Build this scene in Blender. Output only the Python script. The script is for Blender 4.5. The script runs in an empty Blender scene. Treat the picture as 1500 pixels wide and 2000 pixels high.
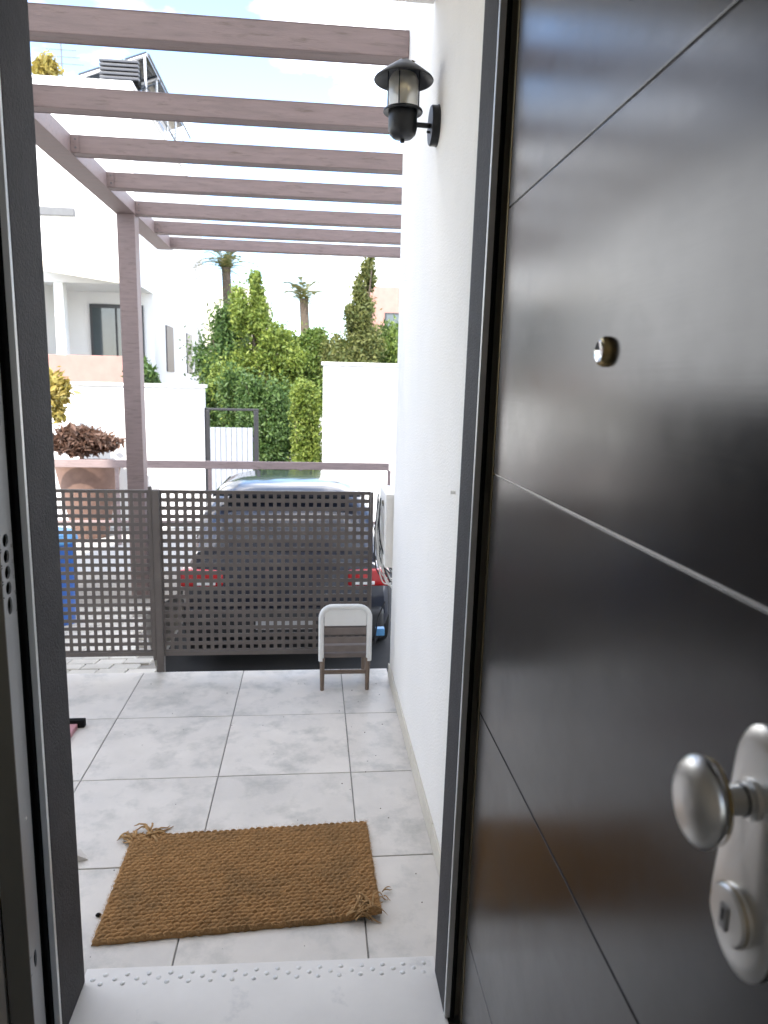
import bpy, bmesh, math, random
import numpy as np
from mathutils import Matrix, Vector
random.seed(7); rng = np.random.default_rng(7)
S = bpy.context.scene
col = S.collection

# ------------------------------------------------------------------ camera
cam_d = bpy.data.cameras.new('camera'); cam = bpy.data.objects.new('camera', cam_d); col.objects.link(cam)
S.camera = cam
cam_d.sensor_fit = 'HORIZONTAL'; cam_d.sensor_width = 36.0; cam_d.lens = 33.36
cam_d.clip_start = 0.02; cam_d.clip_end = 1500
RX = Vector((0.9950, 0.0050, 0.1000)); RY = Vector((-0.0970, -0.1762, 0.9796)); RZ = Vector((0.0227, -0.9843, -0.1748))
right = Vector((RX[0], RY[0], RZ[0])).normalized(); fwd = Vector((RX[2], RY[2], RZ[2])).normalized()
right = (right - fwd * right.dot(fwd)).normalized(); up = right.cross(fwd)
M = Matrix.Identity(4)
for i in range(3):
    M[i][0] = right[i]; M[i][1] = up[i]; M[i][2] = -fwd[i]
M.translation = Vector((0, 0, 1.5)); cam.matrix_world = M
cam_d.dof.use_dof = True; cam_d.dof.focus_distance = 2.25; cam_d.dof.aperture_fstop = 7.0

# ------------------------------------------------------------------ sky, sun, exposure
SUN_EL, SUN_AZ = math.radians(50), math.radians(205)      # azimuth clockwise from +y: behind the house, slightly left
w = bpy.data.worlds.new('World'); S.world = w; w.use_nodes = True
nt = w.node_tree; nt.nodes.clear()
def N(tree, t, **kw):
    n = tree.nodes.new(t)
    for k, v in kw.items(): setattr(n, k, v)
    return n
wo = N(nt, 'ShaderNodeOutputWorld'); bg = N(nt, 'ShaderNodeBackground')
sky = N(nt, 'ShaderNodeTexSky', sky_type='NISHITA', sun_disc=False, sun_elevation=SUN_EL, sun_rotation=SUN_AZ, air_density=1.0, dust_density=.3, ozone_density=3.0)
tc = N(nt, 'ShaderNodeTexCoord'); mp = N(nt, 'ShaderNodeMapping'); mp.inputs['Scale'].default_value = (1, 1, 2.2); mp.inputs['Location'].default_value = (0.35, 0.1, 0.0)
nz = N(nt, 'ShaderNodeTexNoise'); nz.inputs['Scale'].default_value = 2.6; nz.inputs['Detail'].default_value = 7; nz.inputs['Roughness'].default_value = 0.55
rp = N(nt, 'ShaderNodeValToRGB'); rp.color_ramp.elements[0].position = 0.46; rp.color_ramp.elements[1].position = 0.66
mx = N(nt, 'ShaderNodeMixRGB'); mx.inputs['Color2'].default_value = (10.6, 10.1, 9.5, 1)
nt.links.new(tc.outputs['Generated'], mp.inputs['Vector']); nt.links.new(mp.outputs[0], nz.inputs['Vector'])
nt.links.new(nz.outputs['Fac'], rp.inputs['Fac']); nt.links.new(rp.outputs['Color'], mx.inputs['Fac'])
nt.links.new(sky.outputs[0], mx.inputs['Color1']); nt.links.new(mx.outputs[0], bg.inputs['Color'])
bg.inputs['Strength'].default_value = 0.12; nt.links.new(bg.outputs[0], wo.inputs['Surface'])

sd = bpy.data.lights.new('sun', 'SUN'); sd.energy = 2.1; sd.angle = math.radians(0.6); sd.color = (1.0, 0.95, 0.88)
sun = bpy.data.objects.new('sun', sd); col.objects.link(sun)
sdir = Vector((math.sin(SUN_AZ) * math.cos(SUN_EL), math.cos(SUN_AZ) * math.cos(SUN_EL), math.sin(SUN_EL)))
sun.rotation_euler = (-sdir).to_track_quat('-Z', 'Y').to_euler()
S.view_settings.view_transform = 'Standard'; S.view_settings.look = 'None'; S.view_settings.gamma = 1.0
S.view_settings.exposure = 2.45
try: S.view_settings.use_curve_mapping = False
except Exception: pass

# ------------------------------------------------------------------ helpers
class MB:
    def __init__(self): self.v = []; self.f = []
    def add(self, vs, fs):
        o = len(self.v); self.v += [tuple(p) for p in vs]; self.f += [tuple(i + o for i in q) for q in fs]; return self
    def box(self, x0, x1, y0, y1, z0, z1, lean=0.0):
        vs = [(x + lean * z, y, z) for z in (z0, z1) for y in (y0, y1) for x in (x0, x1)]
        return self.add(vs, [(0, 2, 3, 1), (4, 5, 7, 6), (0, 1, 5, 4), (2, 6, 7, 3), (0, 4, 6, 2), (1, 3, 7, 5)])
    def tube(self, path, r, n=8, caps=True):
        P = [Vector(p) for p in path]; k = len(P); rs = r if hasattr(r, '__len__') else [r] * k
        vs = []; ref = None
        for i, p in enumerate(P):
            t = (P[min(i + 1, k - 1)] - P[max(i - 1, 0)])
            t = t.normalized() if t.length > 1e-9 else Vector((0, 0, 1))
            if ref is None: ref = Vector((1, 0, 0)) if abs(t.x) < .9 else Vector((0, 1, 0))
            a = (ref - t * ref.dot(t)).normalized(); b = t.cross(a); ref = a
            for j in range(n):
                q = 2 * math.pi * j / n; vs.append(p + (a * math.cos(q) + b * math.sin(q)) * rs[i])
        fs = [(i * n + j, i * n + (j + 1) % n, (i + 1) * n + (j + 1) % n, (i + 1) * n + j) for i in range(k - 1) for j in range(n)]
        if caps: fs += [tuple(range(n - 1, -1, -1)), tuple(range((k - 1) * n, k * n))]
        return self.add(vs, fs)
    def lathe(self, prof, c, axis='z', n=32, cap0=False, cap1=False, sy=1.0):
        vs = []
        for (r, h) in prof:
            for j in range(n):
                q = 2 * math.pi * j / n; a, b = r * math.cos(q), r * math.sin(q) * sy
                d = (a, b, h) if axis == 'z' else ((h, a, b) if axis == 'x' else (b, h, a))
                vs.append((c[0] + d[0], c[1] + d[1], c[2] + d[2]))
        k = len(prof)
        fs = [(i * n + j, i * n + (j + 1) % n, (i + 1) * n + (j + 1) % n, (i + 1) * n + j) for i in range(k - 1) for j in range(n)]
        if cap0: fs.append(tuple(range(n - 1, -1, -1)))
        if cap1: fs.append(tuple(range((k - 1) * n, k * n)))
        return self.add(vs, fs)
    def build(self, name, mat, parent=None, smooth=False, bevel=0, seg=2, weld=False):
        me = bpy.data.meshes.new(name); me.from_pydata(self.v, [], self.f)
        bm = bmesh.new(); bm.from_mesh(me)
        if weld: bmesh.ops.remove_doubles(bm, verts=bm.verts, dist=1e-5)
        bmesh.ops.recalc_face_normals(bm, faces=bm.faces)
        if bevel: bmesh.ops.bevel(bm, geom=list(bm.edges), offset=bevel, segments=seg, profile=.6, affect='EDGES', clamp_overlap=True)
        bm.to_mesh(me); bm.free()
        if smooth or (bevel and seg >= 3):
            me.polygons.foreach_set('use_smooth', [True] * len(me.polygons))
            try: me.set_sharp_from_angle(angle=math.radians(38))
            except Exception: pass
        me.materials.append(mat)
        return link(bpy.data.objects.new(name, me), parent)
def link(o, parent=None):
    col.objects.link(o)
    if parent is not None:
        o.parent = parent
        o.matrix_parent_inverse = parent_matrix(parent).inverted()
    return o
def parent_matrix(p):
    m = Matrix.LocRotScale(p.location, p.rotation_euler, p.scale)
    if p.parent: m = parent_matrix(p.parent) @ p.matrix_parent_inverse @ m
    return m
def tag(o, label=None, cat=None, group=None, kind=None):
    if label: o['label'] = label
    if cat: o['category'] = cat
    if group: o['group'] = group
    if kind: o['kind'] = kind
    return o
def thing(name, loc, label, cat, group=None):
    e = bpy.data.objects.new(name, None); e.location = loc; e.empty_display_size = .1; col.objects.link(e)
    return tag(e, label, cat, group)
def lin(c): return tuple(((x / 255) / 12.92 if x / 255 <= .04045 else ((x / 255 + .055) / 1.055) ** 2.4) for x in c)

def mat(name, base, rough=.6, metal=0., var=.12, scale=8., detail=5, bump=0., bscale=60., spec=.5, dirt=None, dscale=3., dpos=(.55, .75), stretch=(1, 1, 1), island=0., coat=0., coords='Object', rvar=0.):
    m = bpy.data.materials.new(name); m.use_nodes = True; t = m.node_tree; b = t.nodes['Principled BSDF']
    L = t.links.new
    tc = N(t, 'ShaderNodeTexCoord'); mp = N(t, 'ShaderNodeMapping'); mp.inputs['Scale'].default_value = stretch
    L(tc.outputs[coords], mp.inputs['Vector'])
    vec = mp.outputs[0]
    if island:
        g = N(t, 'ShaderNodeObjectInfo'); ad = N(t, 'ShaderNodeVectorMath', operation='ADD'); sc = N(t, 'ShaderNodeMath', operation='MULTIPLY'); sc.inputs[1].default_value = 37.
        L(g.outputs['Random'], sc.inputs[0]); L(vec, ad.inputs[0]); L(sc.outputs[0], ad.inputs[1]); vec = ad.outputs[0]
    n1 = N(t, 'ShaderNodeTexNoise'); n1.inputs['Scale'].default_value = scale; n1.inputs['Detail'].default_value = detail; n1.inputs['Roughness'].default_value = .6
    L(vec, n1.inputs['Vector'])
    mr = N(t, 'ShaderNodeMapRange'); mr.inputs['From Min'].default_value = .25; mr.inputs['From Max'].default_value = .75
    mr.inputs['To Min'].default_value = 1 - var; mr.inputs['To Max'].default_value = 1 + var
    L(n1.outputs['Fac'], mr.inputs['Value'])
    vm = N(t, 'ShaderNodeVectorMath', operation='SCALE'); vm.inputs[0].default_value = base[:3]
    sco = mr.outputs[0]
    if island:
        g2 = N(t, 'ShaderNodeObjectInfo'); mr2 = N(t, 'ShaderNodeMapRange'); mr2.inputs['To Min'].default_value = 1 - island; mr2.inputs['To Max'].default_value = 1 + island
        mu = N(t, 'ShaderNodeMath', operation='MULTIPLY'); L(g2.outputs['Random'], mr2.inputs['Value']); L(mr2.outputs[0], mu.inputs[0]); L(sco, mu.inputs[1]); sco = mu.outputs[0]
    L(sco, vm.inputs['Scale'])
    c = vm.outputs[0]
    if dirt is not None:
        n2 = N(t, 'ShaderNodeTexNoise'); n2.inputs['Scale'].default_value = dscale; n2.inputs['Detail'].default_value = 8; n2.inputs['Roughness'].default_value = .65
        L(vec, n2.inputs['Vector'])
        r2 = N(t, 'ShaderNodeMapRange'); r2.inputs['From Min'].default_value = dpos[0]; r2.inputs['From Max'].default_value = dpos[1]
        L(n2.outputs['Fac'], r2.inputs['Value'])
        mxx = N(t, 'ShaderNodeMixRGB'); mxx.inputs['Color2'].default_value = (*dirt[:3], 1)
        L(r2.outputs[0], mxx.inputs['Fac']); L(c, mxx.inputs['Color1']); c = mxx.outputs[0]
    L(c, b.inputs['Base Color'])
    b.inputs['Roughness'].default_value = rough; b.inputs['Metallic'].default_value = metal
    b.inputs['Specular IOR Level'].default_value = spec
    if coat: b.inputs['Coat Weight'].default_value = coat; b.inputs['Coat Roughness'].default_value = .08
    if rvar:
        r3 = N(t, 'ShaderNodeMapRange'); r3.inputs['From Min'].default_value = .3; r3.inputs['From Max'].default_value = .7
        r3.inputs['To Min'].default_value = max(.02, rough - rvar); r3.inputs['To Max'].default_value = rough + rvar
        L(n1.outputs['Fac'], r3.inputs['Value']); L(r3.outputs[0], b.inputs['Roughness'])
    if bump:
        n3 = N(t, 'ShaderNodeTexNoise'); n3.inputs['Scale'].default_value = bscale; n3.inputs['Detail'].default_value = 4
        L(vec, n3.inputs['Vector'])
        bp = N(t, 'ShaderNodeBump'); bp.inputs['Strength'].default_value = bump; bp.inputs['Distance'].default_value = .01
        L(n3.outputs['Fac'], bp.inputs['Height']); L(bp.outputs[0], b.inputs['Normal'])
    return m
def leafmat(name, c1, c2, trans=.38):
    m = bpy.data.materials.new(name); m.use_nodes = True; t = m.node_tree; b = t.nodes['Principled BSDF']; L = t.links.new
    g = N(t, 'ShaderNodeNewGeometry'); r = N(t, 'ShaderNodeMixRGB'); r.inputs['Color1'].default_value = (*c1, 1); r.inputs['Color2'].default_value = (*c2, 1)
    L(g.outputs['Random Per Island'], r.inputs['Fac']); L(r.outputs[0], b.inputs['Base Color']); b.inputs['Roughness'].default_value = .55
    tr = N(t, 'ShaderNodeBsdfTranslucent'); ms = N(t, 'ShaderNodeMixShader'); ms.inputs[0].default_value = trans
    L(r.outputs[0], tr.inputs['Color']); L(b.outputs[0], ms.inputs[1]); L(tr.outputs[0], ms.inputs[2]); L(ms.outputs[0], t.nodes['Material Output'].inputs['Surface'])
    return m

MT = {}
MT['plaster'] = mat('white_plaster', (.86, .825, .77), .85, var=.035, scale=2.5, bump=.35, bscale=140, dirt=(.66, .66, .63), dscale=1.3, dpos=(.58, .85))
MT['plaster_far'] = mat('white_render', (.80, .79, .77), .9, var=.05, scale=.6)
MT['charcoal'] = mat('charcoal_render', (.034, .031, .033), .75, var=.25, scale=14, bump=.45, bscale=180, dirt=(.06, .06, .062), dscale=22, dpos=(.68, .8))
MT['inner_wall'] = mat('beige_plaster', (.46, .40, .33), .85, var=.04)
MT['ceiling'] = mat('ceiling_paint', (.6, .6, .58), .9, var=.03)
MT['inner_floor'] = mat('indoor_tile', (.34, .33, .31), .35, var=.1)
MT['tile'] = mat('grey_porcelain', (.635, .59, .535), .42, var=.10, scale=7, detail=12, bump=.06, bscale=120, dirt=(.40, .385, .35), dscale=6.5, dpos=(.49, .72), island=.04, rvar=.12)
MT['grout'] = mat('grey_grout', (.25, .24, .225), .9, var=.3, scale=6)
MT['cream_tile'] = mat('cream_skirting', (.60, .55, .46), .45, var=.08, scale=6)
MT['steel_white'] = mat('worn_pale_metal', (.80, .77, .73), .45, var=.06, scale=5, detail=8, dirt=(.45, .45, .45), dscale=9, dpos=(.60, .85))
MT['stud'] = mat('worn_stud_metal', (.76, .75, .73), .5, var=.05, scale=50)
MT['pergola'] = mat('mauve_brown_wood', (.245, .182, .172), .6, var=.18, scale=5, stretch=(1, 8, 8), bump=.15, bscale=40, dirt=(.12, .085, .065), dscale=7, dpos=(.56, .78), rvar=.1)
MT['fence'] = mat('taupe_steel', (.115, .098, .09), .5, var=.12, scale=6, dirt=(.15, .132, .12), dscale=8, dpos=(.5, .8))
MT['frame_dark'] = mat('olive_dark_frame', (.15, .135, .105), .42, var=.1, scale=4)
MT['frame_grey'] = mat('satin_grey_metal', (.40, .40, .40), .38, metal=.2, var=.06)
MT['lip'] = mat('pale_aluminium', (.72, .72, .71), .35, metal=.2, var=.04)
MT['black'] = mat('black_rubber_and_hole_shade', (.010, .010, .010), .9, spec=.1)
MT['brass'] = mat('brass', (.55, .42, .20), .25, metal=1., var=.08)
MT['nickel'] = mat('satin_nickel', (.84, .83, .80), .36, metal=1., var=.05, scale=20)
MT['glass_lens'] = mat('peephole_lens', (.5, .5, .52), .05, metal=.8, var=.1)
MT['lamp'] = mat('black_lamp_paint', (.009, .010, .012), .42, var=.2, scale=30)
MT['litter'] = mat('dry_leaf', (.35, .25, .14), .8, var=.3, scale=60)
MT['coir'] = mat('coir_fibre', (.36, .205, .090), .95, var=.32, scale=130, detail=6, bump=.3, bscale=420, dirt=(.24, .15, .075), dscale=7, dpos=(.45, .75), spec=.1)
MT['strand'] = mat('coir_strand', (.40, .25, .12), .95, var=.3, scale=90, spec=.1)
MT['white_plastic'] = mat('white_plastic', (.78, .78, .76), .35, var=.04, dirt=(.55, .53, .5), dscale=12, dpos=(.6, .85))
MT['taupe_plastic'] = mat('taupe_panel', (.17, .14, .125), .6, var=.15, scale=15)
MT['wood_leg'] = mat('brown_wood_leg', (.17, .125, .095), .6, var=.2, scale=12)
MT['paver'] = mat('cream_paver', (.52, .48, .41), .8, var=.12, scale=9, island=.10, bump=.2, bscale=60)
MT['sand'] = mat('joint_sand', (.26, .235, .2), .95, var=.1, scale=10)
MT['ground'] = mat('pale_concrete_ground', (.34, .33, .31), .9, var=.15, scale=.5)
MT['asphalt'] = mat('asphalt', (.035, .035, .036), .9, var=.2, scale=3)
MT['car'] = mat('dark_blue_car_paint', (.010, .014, .028), .3, metal=.3, var=.05, coat=1.)
MT['carglass'] = mat('car_glass', (.02, .025, .03), .05, var=.02, spec=.8)
MT['red'] = mat('red_lamp_lens', (.42, .012, .015), .15, var=.1, scale=20, coat=.6)
MT['lampwhite'] = mat('clear_lamp_lens', (.75, .75, .75), .1)
MT['tyre'] = mat('tyre', (.015, .015, .015), .8)
MT['rim'] = mat('alloy', (.5, .5, .5), .3, metal=.9)
MT['greyplastic'] = mat('black_bumper_plastic', (.022, .023, .025), .5, var=.2)
MT['blue'] = mat('blue_plastic', (.035, .13, .45), .45, var=.08)
MT['skyblue'] = mat('pale_blue_plastic', (.10, .32, .62), .4, var=.08)
MT['cable_w'] = mat('white_cable', (.72, .71, .68), .5); MT['cable_b'] = mat('black_cable', (.012, .012, .014), .5)
MT['pink'] = mat('dusty_pink_board', (.42, .20, .22), .55, var=.1, scale=20)
MT['terracotta'] = mat('terracotta', (.34, .17, .12), .8, var=.15, scale=6)
MT['tribrown'] = mat('brown_clay', (.17, .10, .075), .8, var=.2, scale=8)
MT['pinkwall'] = mat('pink_render', (.36, .20, .165), .85, var=.1, scale=4)
MT['winframe'] = mat('dark_window_frame', (.03, .03, .033), .4)
MT['winglass'] = mat('window_glass', (.05, .065, .07), .06, var=.05, spec=.8)
MT['cream'] = mat('cream_canvas', (.66, .60, .48), .85, var=.05)
MT['greybar'] = mat('grey_metal', (.12, .12, .12), .5)
MT['solar'] = mat('solar_glass', (.012, .016, .022), .12, var=.1, spec=.7)
MT['alu'] = mat('aluminium', (.62, .62, .62), .4, metal=.7)
MT['darkslat'] = mat('dark_louvre', (.04, .042, .05), .45)
MT['gate'] = mat('blue_grey_gate_paint', (.30, .32, .36), .5, var=.06)
MT['bark'] = mat('bark', (.10, .075, .055), .95, var=.3, scale=12, bump=.6, bscale=30)
MT['leaf_dark'] = leafmat('dark_green_leaves', (.035, .085, .02), (.12, .19, .045))
MT['leaf_mid'] = leafmat('mid_green_leaves', (.06, .12, .018), (.19, .25, .05))
MT['leaf_lime'] = leafmat('lime_green_leaves', (.09, .15, .02), (.26, .31, .055))
MT['leaf_olive'] = leafmat('olive_leaves', (.07, .10, .025), (.20, .20, .055))
MT['leaf_yellow'] = leafmat('yellow_leaves', (.22, .19, .04), (.40, .30, .07))
MT['leaf_brown'] = leafmat('brown_dry_leaves', (.08, .045, .03), (.20, .11, .075))
MT['palm'] = leafmat('palm_leaflet', (.07, .10, .03), (.22, .19, .07))

# door: dark lacquer with fine horizontal brushing
def door_mat():
    m = mat('dark_brushed_lacquer', (.007, .007, .008), .30, var=.1, scale=3)
    t = m.node_tree; b = t.nodes['Principled BSDF']; L = t.links.new
    b.inputs['IOR'].default_value = 1.62; b.inputs['Specular IOR Level'].default_value = .5
    tc = N(t, 'ShaderNodeTexCoord'); mp = N(t, 'ShaderNodeMapping'); mp.inputs['Scale'].default_value = (1, 2.5, 900)
    n = N(t, 'ShaderNodeTexNoise'); n.inputs['Scale'].default_value = 1.0; n.inputs['Detail'].default_value = 3
    L(tc.outputs['Object'], mp.inputs[0]); L(mp.outputs[0], n.inputs['Vector'])
    bp = N(t, 'ShaderNodeBump'); bp.inputs['Strength'].default_value = .02; bp.inputs['Distance'].default_value = .001
    L(n.outputs['Fac'], bp.inputs['Height']); L(bp.outputs[0], b.inputs['Normal'])
    n2 = N(t, 'ShaderNodeTexNoise'); n2.inputs['Scale'].default_value = 7.; n2.inputs['Detail'].default_value = 9; n2.inputs['Roughness'].default_value = .7
    L(tc.outputs['Object'], n2.inputs['Vector']); ad = N(t, 'ShaderNodeMath', operation='MULTIPLY_ADD'); ad.inputs[1].default_value = .35; L(n.outputs['Fac'], ad.inputs[0]); L(n2.outputs['Fac'], ad.inputs[2])
    mr = N(t, 'ShaderNodeMapRange'); mr.inputs['From Min'].default_value = .45; mr.inputs['From Max'].default_value = .9; mr.inputs['To Min'].default_value = .17; mr.inputs['To Max'].default_value = .27
    L(ad.outputs[0], mr.inputs['Value']); L(mr.outputs[0], b.inputs['Roughness'])
    return m
MT['door'] = door_mat()
def glass_mat(name, colr=(1, 1, 1), rough=.02, tw=1.):
    m = bpy.data.materials.new(name); m.use_nodes = True; t = m.node_tree; b = t.nodes['Principled BSDF']
    nn = N(t, 'ShaderNodeTexNoise'); nn.inputs['Scale'].default_value = 40
    mr = N(t, 'ShaderNodeMapRange'); mr.inputs['To Min'].default_value = rough; mr.inputs['To Max'].default_value = rough + .08
    t.links.new(nn.outputs['Fac'], mr.inputs['Value']); t.links.new(mr.outputs[0], b.inputs['Roughness'])
    b.inputs['Base Color'].default_value = (*colr, 1); b.inputs['Transmission Weight'].default_value = tw; b.inputs['IOR'].default_value = 1.45
    return m
MT['glass'] = glass_mat('lamp_glass', (.95, .92, .85), .26, .80)
MT['bulb'] = glass_mat('amber_bulb_glass', (.95, .78, .48))

# ------------------------------------------------------------------ ground
GZ = -.86
g = MB(); g.box(-400, 400, -400, 700, GZ - .5, GZ); tag(g.build('ground', MT['ground']), kind='structure')
g = MB(); g.box(-200, 200, 12.6, 17.2, GZ + .0, GZ + .006); tag(g.build('road', MT['asphalt']), kind='structure')

g = MB(); g.box(-1.27, 2.6, 3.6, 10.2, GZ + .0, GZ + .006); tag(g.build('parking_bay', MT['asphalt']), kind='structure')
# terrace: slab with tiles
P = .512; TX = .155; TY = 1.55
slab = MB().box(-5.2, .398, 1.36, 3.60, GZ - .2, -.004).build('terrace_floor', MT['grout']); tag(slab, kind='structure')
tile_cache = {}
def tile_mesh(wx, wy):
    k = (round(wx, 3), round(wy, 3))
    if k not in tile_cache:
        o = MB().box(-wx / 2, wx / 2, -wy / 2, wy / 2, -.010, 0).build('tile', MT['tile'], None, bevel=.0012, seg=1)
        tile_cache[k] = o.data; bpy.data.objects.remove(o)
    return tile_cache[k]
for iy in range(4):
    for ix in range(-10, 1):
        x0, x1 = TX + P * ix, min(TX + P * (ix + 1), .4035); y0 = TY + P * iy; y1 = y0 + P
        if iy == 0: y0 = 1.60
        if iy == 3: y1 = 3.612
        gp = .0022
        o = bpy.data.objects.new('tile', tile_mesh(x1 - x0 - 2 * gp, y1 - y0 - 2 * gp)); link(o, slab)
        o.location = ((x0 + x1) / 2, (y0 + y1) / 2, random.uniform(-.0006, .0006))
        o.rotation_euler = (random.uniform(-.0006, .0006), random.uniform(-.0006, .0006), 0)
MB().box(-5.2, .398, 3.600, 3.612, -.16, -.011).build('edge_trim', MT['cream_tile'], slab)

# sloping paved path beyond the gate, left of the parking bay
def pz(y): return -.012 - .158 * (y - 3.62)
def px_edge(y): return -.80 - .5 * min(1, max(0, (y - 3.62) / 1.8))
ys = [3.615, 4.2, 4.8, 5.42, 7.0, 8.98]
pb = MB(); vs = []; 
for y in ys: vs += [(-6, y, pz(y) - .012), (px_edge(y), y, pz(y) - .012), (-6, y, GZ - .3), (px_edge(y), y, GZ - .3)]
fs = []
for i in range(len(ys) - 1):
    a, b = i * 4, i * 4 + 4
    fs += [(a, a + 1, b + 1, b), (a + 1, a + 3, b + 3, b + 1), (a, b, b + 2, a + 2)]
fs += [(0, 2, 3, 1)]
pb.add(vs, fs); path = pb.build('path', MT['sand']); tag(path, kind='structure')
pw, pl = .150, .118
paver = MB().box(-pw / 2 + .003, pw / 2 - .003, -pl / 2 + .003, pl / 2 - .003, -.03, 0).build('paver', MT['paver'], None, bevel=.004, seg=1)
pme = paver.data; bpy.data.objects.remove(paver)
cnt = 0
for r in range(20):
    y = 3.68 + r * pl
    for c in range(26):
        x = px_edge(y) - .09 - c * pw - (pw / 2 if r % 2 else 0)
        if x < -.235 - .36 * y or cnt >= 300: continue
        cnt += 1
        o = bpy.data.objects.new('paver', pme); link(o, path); o.location = (x, y, pz(y) + random.uniform(-.002, .003)); o.rotation_euler = (-.1567, random.uniform(-.01, .01), random.uniform(-.01, .01))

# ------------------------------------------------------------------ the house the camera stands in
house = thing('house', (0, 1.5, GZ), 'white plastered house with charcoal door reveals and a long side wall at right', 'house')
LEAN = .008
def hp(name, m, *boxes, bevel=0, parent=house, lean=0):
    b = MB()
    for bx in boxes: b.box(*bx, lean=lean)
    return b.build(name, m, parent, bevel=bevel)
side = hp('side_wall', MT['plaster'], (.405, 3.4, 1.565, 3.50, GZ, 12.5), bevel=.012)
hp('front_wall', MT['plaster'], (-7.0, -.64, 1.362, 1.56, GZ, 12.5))  # unseen upper wall, raised so the house shades the pergola
hp('front_wall', MT['plaster'], (.46, 3.4, 1.362, 1.56, GZ, 12.5))
hp('lintel_wall', MT['plaster'], (-.638, .458, 1.362, 1.56, 2.34, 12.5))
hp('overhang_slab', MT['plaster'], (-7.0, .402, 1.562, 2.652, 2.776, 2.98), bevel=.006)
lr = hp('door_reveal', MT['charcoal'], (-.70, -.553, 1.436, 1.592, .031, 2.338), bevel=.004)
rr = hp('door_reveal', MT['charcoal'], (.316, .455, 1.436, 1.562, .031, 2.338), bevel=.004, lean=.010)
for s in np.arange(1.60, 3.45, .512):
    hp('skirting_tile', MT['cream_tile'], (.397, .4045, s + .002, min(s + .51, 3.498), .001, .075), bevel=.0015, parent=side)
# small wall pin
MB().lathe([(.006, -.012), (.006, 0)], (.403, 1.98, 1.205), 'x', 12, True, True).build('wall_pin', MT['nickel'], side, smooth=True)
bw = thing('boundary_wall', (-2.98, 5.7, GZ), 'charcoal boundary wall left of the paved path, a dark reflection in the door', 'wall')
MB().box(-3.05, -2.92, 3.66, 7.8, GZ - .1, 1.50).build('wall_body', MT['charcoal'], bw, bevel=.006)
MB().box(-3.08, -2.89, 3.64, 7.82, 1.501, 1.55).build('coping', MT['charcoal'], bw, bevel=.006)
# interior shell
hp('indoor_wall', MT['inner_wall'], (-1.75, -.60, 1.352, 1.361, .03, 2.6), lean=0) if False else None
hp('indoor_wall', MT['inner_wall'], (-1.80, -1.60, -2.6, 1.36, GZ, 2.9))
hp('indoor_wall', MT['inner_wall'], (1.40, 1.60, -2.6, 1.36, GZ, .9), (1.40, 1.60, -2.6, 1.36, 2.3, 2.9), (1.40, 1.60, -.5, 1.36, .901, 2.299), (1.40, 1.60, -2.6, -2.2, .901, 2.299))  # unseen window opening added to let skylight onto the door frame
hp('added_opening_sill', MT['ceiling'], (1.36, 1.64, -2.24, -.46, .9015, .925), bevel=.004)
hp('indoor_wall', MT['inner_wall'], (-1.598, 1.398, -2.6, -2.4, GZ, 2.9))
hp('indoor_wall', MT['inner_wall'], (-1.598, -.632, 1.352, 1.3615, .031, 2.62))
hp('indoor_wall', MT['inner_wall'], (.50, 1.398, 1.352, 1.3615, .031, 2.62))
hp('indoor_wall', MT['inner_wall'], (-.63, .498, 1.352, 1.3615, 2.36, 2.62))
hp('ceiling', MT['ceiling'], (-1.598, 1.398, -2.398, 1.35, 2.62, 2.88))
hp('roof_slab', MT['plaster'], (-7.0, 3.4, -6.0, 1.360, 12.3, 12.5))
fl = MB().box(-1.598, 1.398, -2.398, 1.30, -.3, .026).build('indoor_floor', MT['inner_floor']); tag(fl, kind='structure')

# threshold plate with three staggered rows of studs
th = MB()
v = [(-.56, 1.30), (.326, 1.30), (.322, 1.612), (-.562, 1.634)]
th.add([(x, y, z) for z in (-.003, .030) for x, y in v], [(3, 2, 1, 0), (4, 5, 6, 7), (0, 1, 5, 4), (1, 2, 6, 5), (2, 3, 7, 6), (3, 0, 4, 7)])
tho = th.build('threshold', MT['steel_white'], bevel=.002)
tag(tho, 'pale worn threshold plate with three staggered rows of studs', 'threshold')
st = MB().lathe([(.0064, 0), (.0056, .0012), (.0036, .0022), (.0012, .0026)], (0, 0, 0), 'z', 12, False, True).build('stud', MT['stud'], None, smooth=True)
stm = st.data; bpy.data.objects.remove(st)
for r, (dy, off) in enumerate([(.022, .035), (.036, .008), (.050, .030)]):
    for c in range(18):
        x = -.545 + off + c * .0535 - (.0268 if r == 1 else 0) + (.0268 if r == 1 else 0)
        if x > .312: continue
        e = 1.634 - .0249 * (x + .562)
        o = bpy.data.objects.new('stud', stm); link(o, tho); o.location = (x, e - dy, .030); o.scale = (1, 1, random.uniform(.6, 1.1))

# ------------------------------------------------------------------ door frame
fr = thing('door_frame', (-.1, 1.4, .03), 'dark metal door frame with pale edge strips and bolt holes on its lock side', 'door frame')
MB().box(-.5655, -.5535, 1.424, 1.4355, .031, 2.33).build('edge_strip', MT['lip'], fr, bevel=.001)
MB().box(-.60, -.566, 1.430, 1.4357, .031, 2.33).build('gasket', MT['black'], fr)
MB().tube([(-.571, 1.424, .031), (-.571, 1.424, 2.33)], .0052, 10).build('gasket', MT['black'], fr, smooth=True)
jy0, jy1, jx = 1.347, 1.402, -.575
MB().box(-.6215, -.592, jy0 + .0005, 1.4295, .031, 2.33).build('lock_jamb', MT['frame_dark'], fr)
MB().box(-.6215, jx, jy0 - .003, jy0, .031, 2.33).build('jamb_face', MT['frame_dark'], fr, bevel=.001)
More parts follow.
